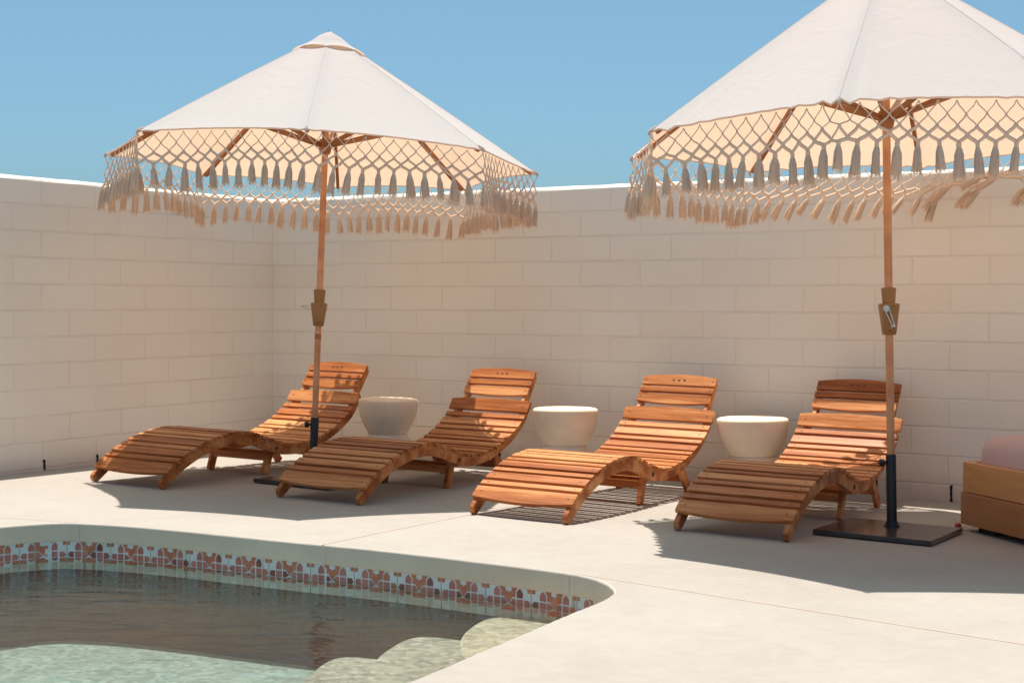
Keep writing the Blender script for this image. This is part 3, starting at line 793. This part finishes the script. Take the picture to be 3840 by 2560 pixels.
    mb.add(loops[0], [tuple(range(n))], 0, True); mb.build('wind_cap', M['canvas'], root)
    # --- hub, ribs and struts
    hemh = sum(p.z for p in hem)/8
    runner = ax*(hemh + .105)
    mb = MB(); mb.tube([runner - ax*.05, runner - ax*.042, runner - ax*.012, runner + ax*.03, runner + ax*.034], [.024, .031, .038, .036, .03], 20); mb.build('hub', M['rib_wood'], root)
    mb = MB(); mb.tube([apex - ax*.075, apex - ax*.035], .036, 20); mb.build('crown_hub', M['rib_wood'], root)
    def bar(mb, a, b, w_, h_):
        d = (b-a).normalized(); s = d.cross(UPZ).normalized(); u = s.cross(d)
        vs = [p + s*i*w_/2 + u*j*h_/2 for p in (a, b) for i, j in ((-1,-1), (1,-1), (1,1), (-1,1))]
        mb.add(vs, [(0,1,2,3), (7,6,5,4), (0,4,5,1), (1,5,6,2), (2,6,7,3), (3,7,4,0)])
    for k in range(8):
        a = ridge(k, .035) - UPZ*.03; pts = [ridge(k, t) - UPZ*.020 for t in (.06, .3, .55, .8, .975)]
        mb = MB()
        for p, q_ in zip(pts, pts[1:]): bar(mb, p, q_ + (q_-p)*.002, .019, .023)
        rb = mb.build('rib', M['rib_wood'], root)
        mid = ridge(k, .56) - UPZ*.036; rad = Vector((mid.x-runner.x, mid.y-runner.y, 0)).normalized()
        mb = MB(); bar(mb, runner + rad*.03, mid, .017, .022); mb.build('strut', M['rib_wood'], rb)
    # --- macrame fringe: a knotted net that hangs from the hem and ends in tassels
    PER = 12; NP = 8*PER; LV = [0, .052, .094, .128, .160]
    def hemp(u):
        u = u % NP; k = int(u//PER); s = (u - k*PER)/PER; p = surf(k, 1, s); c = Vector((ax.x*p.z, ax.y*p.z, p.z)); o = p-c; o.z = 0; return p, o.normalized()
    bl = [wind(u) for u in range(NP)]
    def blow(u):
        u = u % NP; i = int(u); f_ = u-i; return bl[i].lerp(bl[(i+1) % NP], f_)
    node = {}
    def nd(u2, lv):                # u2 = twice the hem index
        key = (u2 % (2*NP), lv)
        if key not in node:
            u = key[0]/2; p, o = hemp(u); dz = LV[lv]; sw = math.sin(u*.9+seed)*.006*lv/4
            wb = blow(u); down = (Vector((0,0,-1)) + wb*(lv/4)).normalized()
            if lv == 0: node[key] = p - UPZ*.014
            else:
                dzj = dz*(1+.05*math.sin(u*.55+seed*2)) + rr.uniform(-.003, .003)
                tn = Vector((-o.y, o.x, 0))
                node[key] = p - UPZ*.012 + down*dzj + o*(.003+sw) + tn*rr.uniform(-.004, .004)
        return node[key]
    mb = MB(); RD = [.0026, .0031, .0040, .0046]
    for lv in range(4):
        for i in range(NP):
            u2 = 2*i + (lv % 2)
            for sd in (-1, 1):
                a = nd(u2, lv); b = nd(u2+sd, lv+1)
                bul = Vector((0, 0, -.005 if lv == 0 else -.0015)); mid = (a+b)/2 + bul
                tg = (b-a); tg.z = 0
                m1 = a.lerp(b, .3) - tg*.08 + bul*.6; m2 = a.lerp(b, .72) + tg*.07 + bul*.8
                mb.tube([a, m1, m2, b], RD[lv]*rr.uniform(.85, 1.15), 4, cap=False, flat=1.5 if lv > 1 else 1)
            if lv:
                kn = nd(u2, lv); mb.tube([kn + UPZ*.004, kn, kn - UPZ*.005], [.002, .0042, .0025], 5, cap=False)
    mb.build('fringe_net', M['cord'], root)
    for i in range(NP):
        p = nd(2*i, 4); wb = blow(i)*1.25
        o = bpy.data.objects.new('tassel', TM[rr.randrange(len(TM))]); COL.objects.link(o); o.parent = root; o.location = p
        dr = (Vector((0,0,-1)) + wb + Vector((rr.uniform(-.06, .06), rr.uniform(-.06, .06), 0))).normalized()
        o.rotation_euler = ((-dr).to_track_quat('Z', 'Y') @ Matrix.Rotation(rr.uniform(0, 6.28), 3, 'Z').to_quaternion()).to_euler()
        sc = rr.uniform(.9, 1.08); o.scale = (sc*rr.uniform(1.1, 1.4), sc*1.2, sc)
    if tag_card:
        mb = MB(); c = ridge(4, .93) - UPZ*.05
        Mx = Matrix.Translation(c) @ Matrix.Rotation(R(31), 4, 'Z') @ Matrix.Rotation(R(12), 4, 'Y')
        mb.box(-.035, -.0006, -.11, .035, .0006, -.01, mat=Mx); mb.build('care_tag', M['tagcard'], cz)
    tag(root, label, 'parasol', 'white parasols with macrame fringe')
    return root
def wind_left(u): return Vector((.10*math.sin(u*.35)-.03, -.03*math.cos(u*.21), 0))
def wind_right(u):
    # sides 5-6 and 4-5 (the far edge) are caught by the breeze and stream towards the left
    k = u/12.0; a = max(0.0, 1-abs(k-5.55)/.75)*.45 + max(0.0, 1-abs(k-4.35)/1.0)*(.85+.35*math.sin(u*1.7))
    return Vector((-.92*a + .04*math.sin(u*.8), -.22*a, .25*a))
make_parasol((1.4986, -1.4223, gz(1.4986, -1.4223)), (.00613, .0548, .99848),
    [[-.2322,-1.0968,1.8619],[.6896,-.9016,1.837],[1.208,-.1242,1.7834],[1.0069,.7724,1.7358],[.204,1.2625,1.7045],[-.6685,1.0973,1.7449],[-1.1425,.3463,1.7859],[-1.0005,-.5861,1.8243]],
    2.527, 'fringed white parasol on the left, its pointed top in view', (.869, .999, 1.075), (.10, -.06, .265, .25, R(-1.5)), wind_left, 3, tag_card=True, tape=True)
make_parasol((4.7512, -1.2866, gz(4.7512, -1.2866)), (-.02842, .01593, .99947),
    [[-.7781,-.9389,1.7669],[.1231,-1.1658,1.8099],[.9153,-.6981,1.8187],[1.1462,.1981,1.811],[.6761,.9949,1.7849],[-.2209,1.2251,1.7651],[-1.0039,.7622,1.7351],[-1.2554,-.1463,1.7448]],
    2.61, 'fringed white parasol on the right with a bare black base plate beside the daybed', (.897, 1.040, 1.112), (.009, -.085, .265, .245, R(-1.5)), wind_right, 8, crease=.014)

# ------------------------------------------------------------------ daybed
bz = gz(4.99, -1.02); bed = empty('daybed', (4.992, -1.02, bz), (0, 0, R(-42.8)))
tag(bed, 'low daybed of stained wooden boxes at the right edge of the photo', 'daybed')
def open_box(w_, d_, z0, z1, t, inset_=0.0):
    mb = MB(); i = inset_
    mb.box(i, i, z0, w_-i, i+t, z1); mb.box(i, d_-i-t, z0, w_-i, d_-i, z1); mb.box(i, i+t, z0, i+t, d_-i-t, z1); mb.box(w_-i-t, i+t, z0, w_-i, d_-i-t, z1)
    return mb
BW, BD = 2.0, 1.0
open_box(BW, BD, .030, .177, .032).build('lower_frame', M['bed_dark'], bed, bevel=.004)
mb = open_box(BW, BD, .180, .318, .032, .006); mb.box(.045, .045, .18, BW-.045, BD-.045, .20); uf = mb.build('upper_frame', M['bed_light'], bed, bevel=.004)
for z in (.205, .29):
    mb = MB(); mb.tube([(.045, .0065, z), (.045, .0035, z)], .007, 12); mb.build('screw', M['steel'], uf)
for x in (.07, BW-.20):
    for y in (.05, BD-.16):
        mb = MB(); mb.box(x, y, 0, x+.13, y+.11, .031); mb.build('foot', M['black'], bed)
def cushion(x0, y0, z0, x1, y1, z1, r, crown, name):
    bm = bmesh.new(); bmesh.ops.create_cube(bm, size=1.0)
    for v in bm.verts: v.co = Vector(((x0+x1)/2 + v.co.x*(x1-x0), (y0+y1)/2 + v.co.y*(y1-y0), (z0+z1)/2 + v.co.z*(z1-z0)))
    bmesh.ops.bevel(bm, geom=list(bm.edges), offset=r, segments=6, affect='EDGES', profile=.5)
    bmesh.ops.subdivide_edges(bm, edges=[e for e in bm.edges if e.calc_length() > .25], cuts=10, use_grid_fill=True)
    for v in bm.verts:
        u = (v.co.x-x0)/(x1-x0); w_ = (v.co.y-y0)/(y1-y0)
        if v.co.z > (z0+z1)/2: v.co.z += crown*(math.sin(math.pi*u)**.5)*(math.sin(math.pi*w_)**.5) if 0 < u < 1 and 0 < w_ < 1 else 0
    me = bpy.data.meshes.new(name); bm.to_mesh(me); bm.free(); me.materials.append(M['cushion'])
    for p_ in me.polygons: p_.use_smooth = True
    o = bpy.data.objects.new(name, me); COL.objects.link(o); return o
cu = cushion(.045, .042, .205, 1.94, .955, .43, .075, .05, 'mattress'); cu.location = bed.location; cu.rotation_euler = bed.rotation_euler
tag(cu, 'plump mauve mattress lying in the wooden daybed frame', 'mattress')
# little red cap
mb = MB(); mb.lathe([(0, .014), (.010, .014), (.014, .010), (.0155, .0), (.012, -.003), (0, -.003)], 14)
o = mb.build('bottle_cap', M['red']); o.location = (4.972, -.985, gz(4.97, -.985)+.012); o.rotation_euler = (R(70), R(20), R(30))
tag(o, 'small red plastic cap lying between the black parasol plate and the daybed', 'cap')
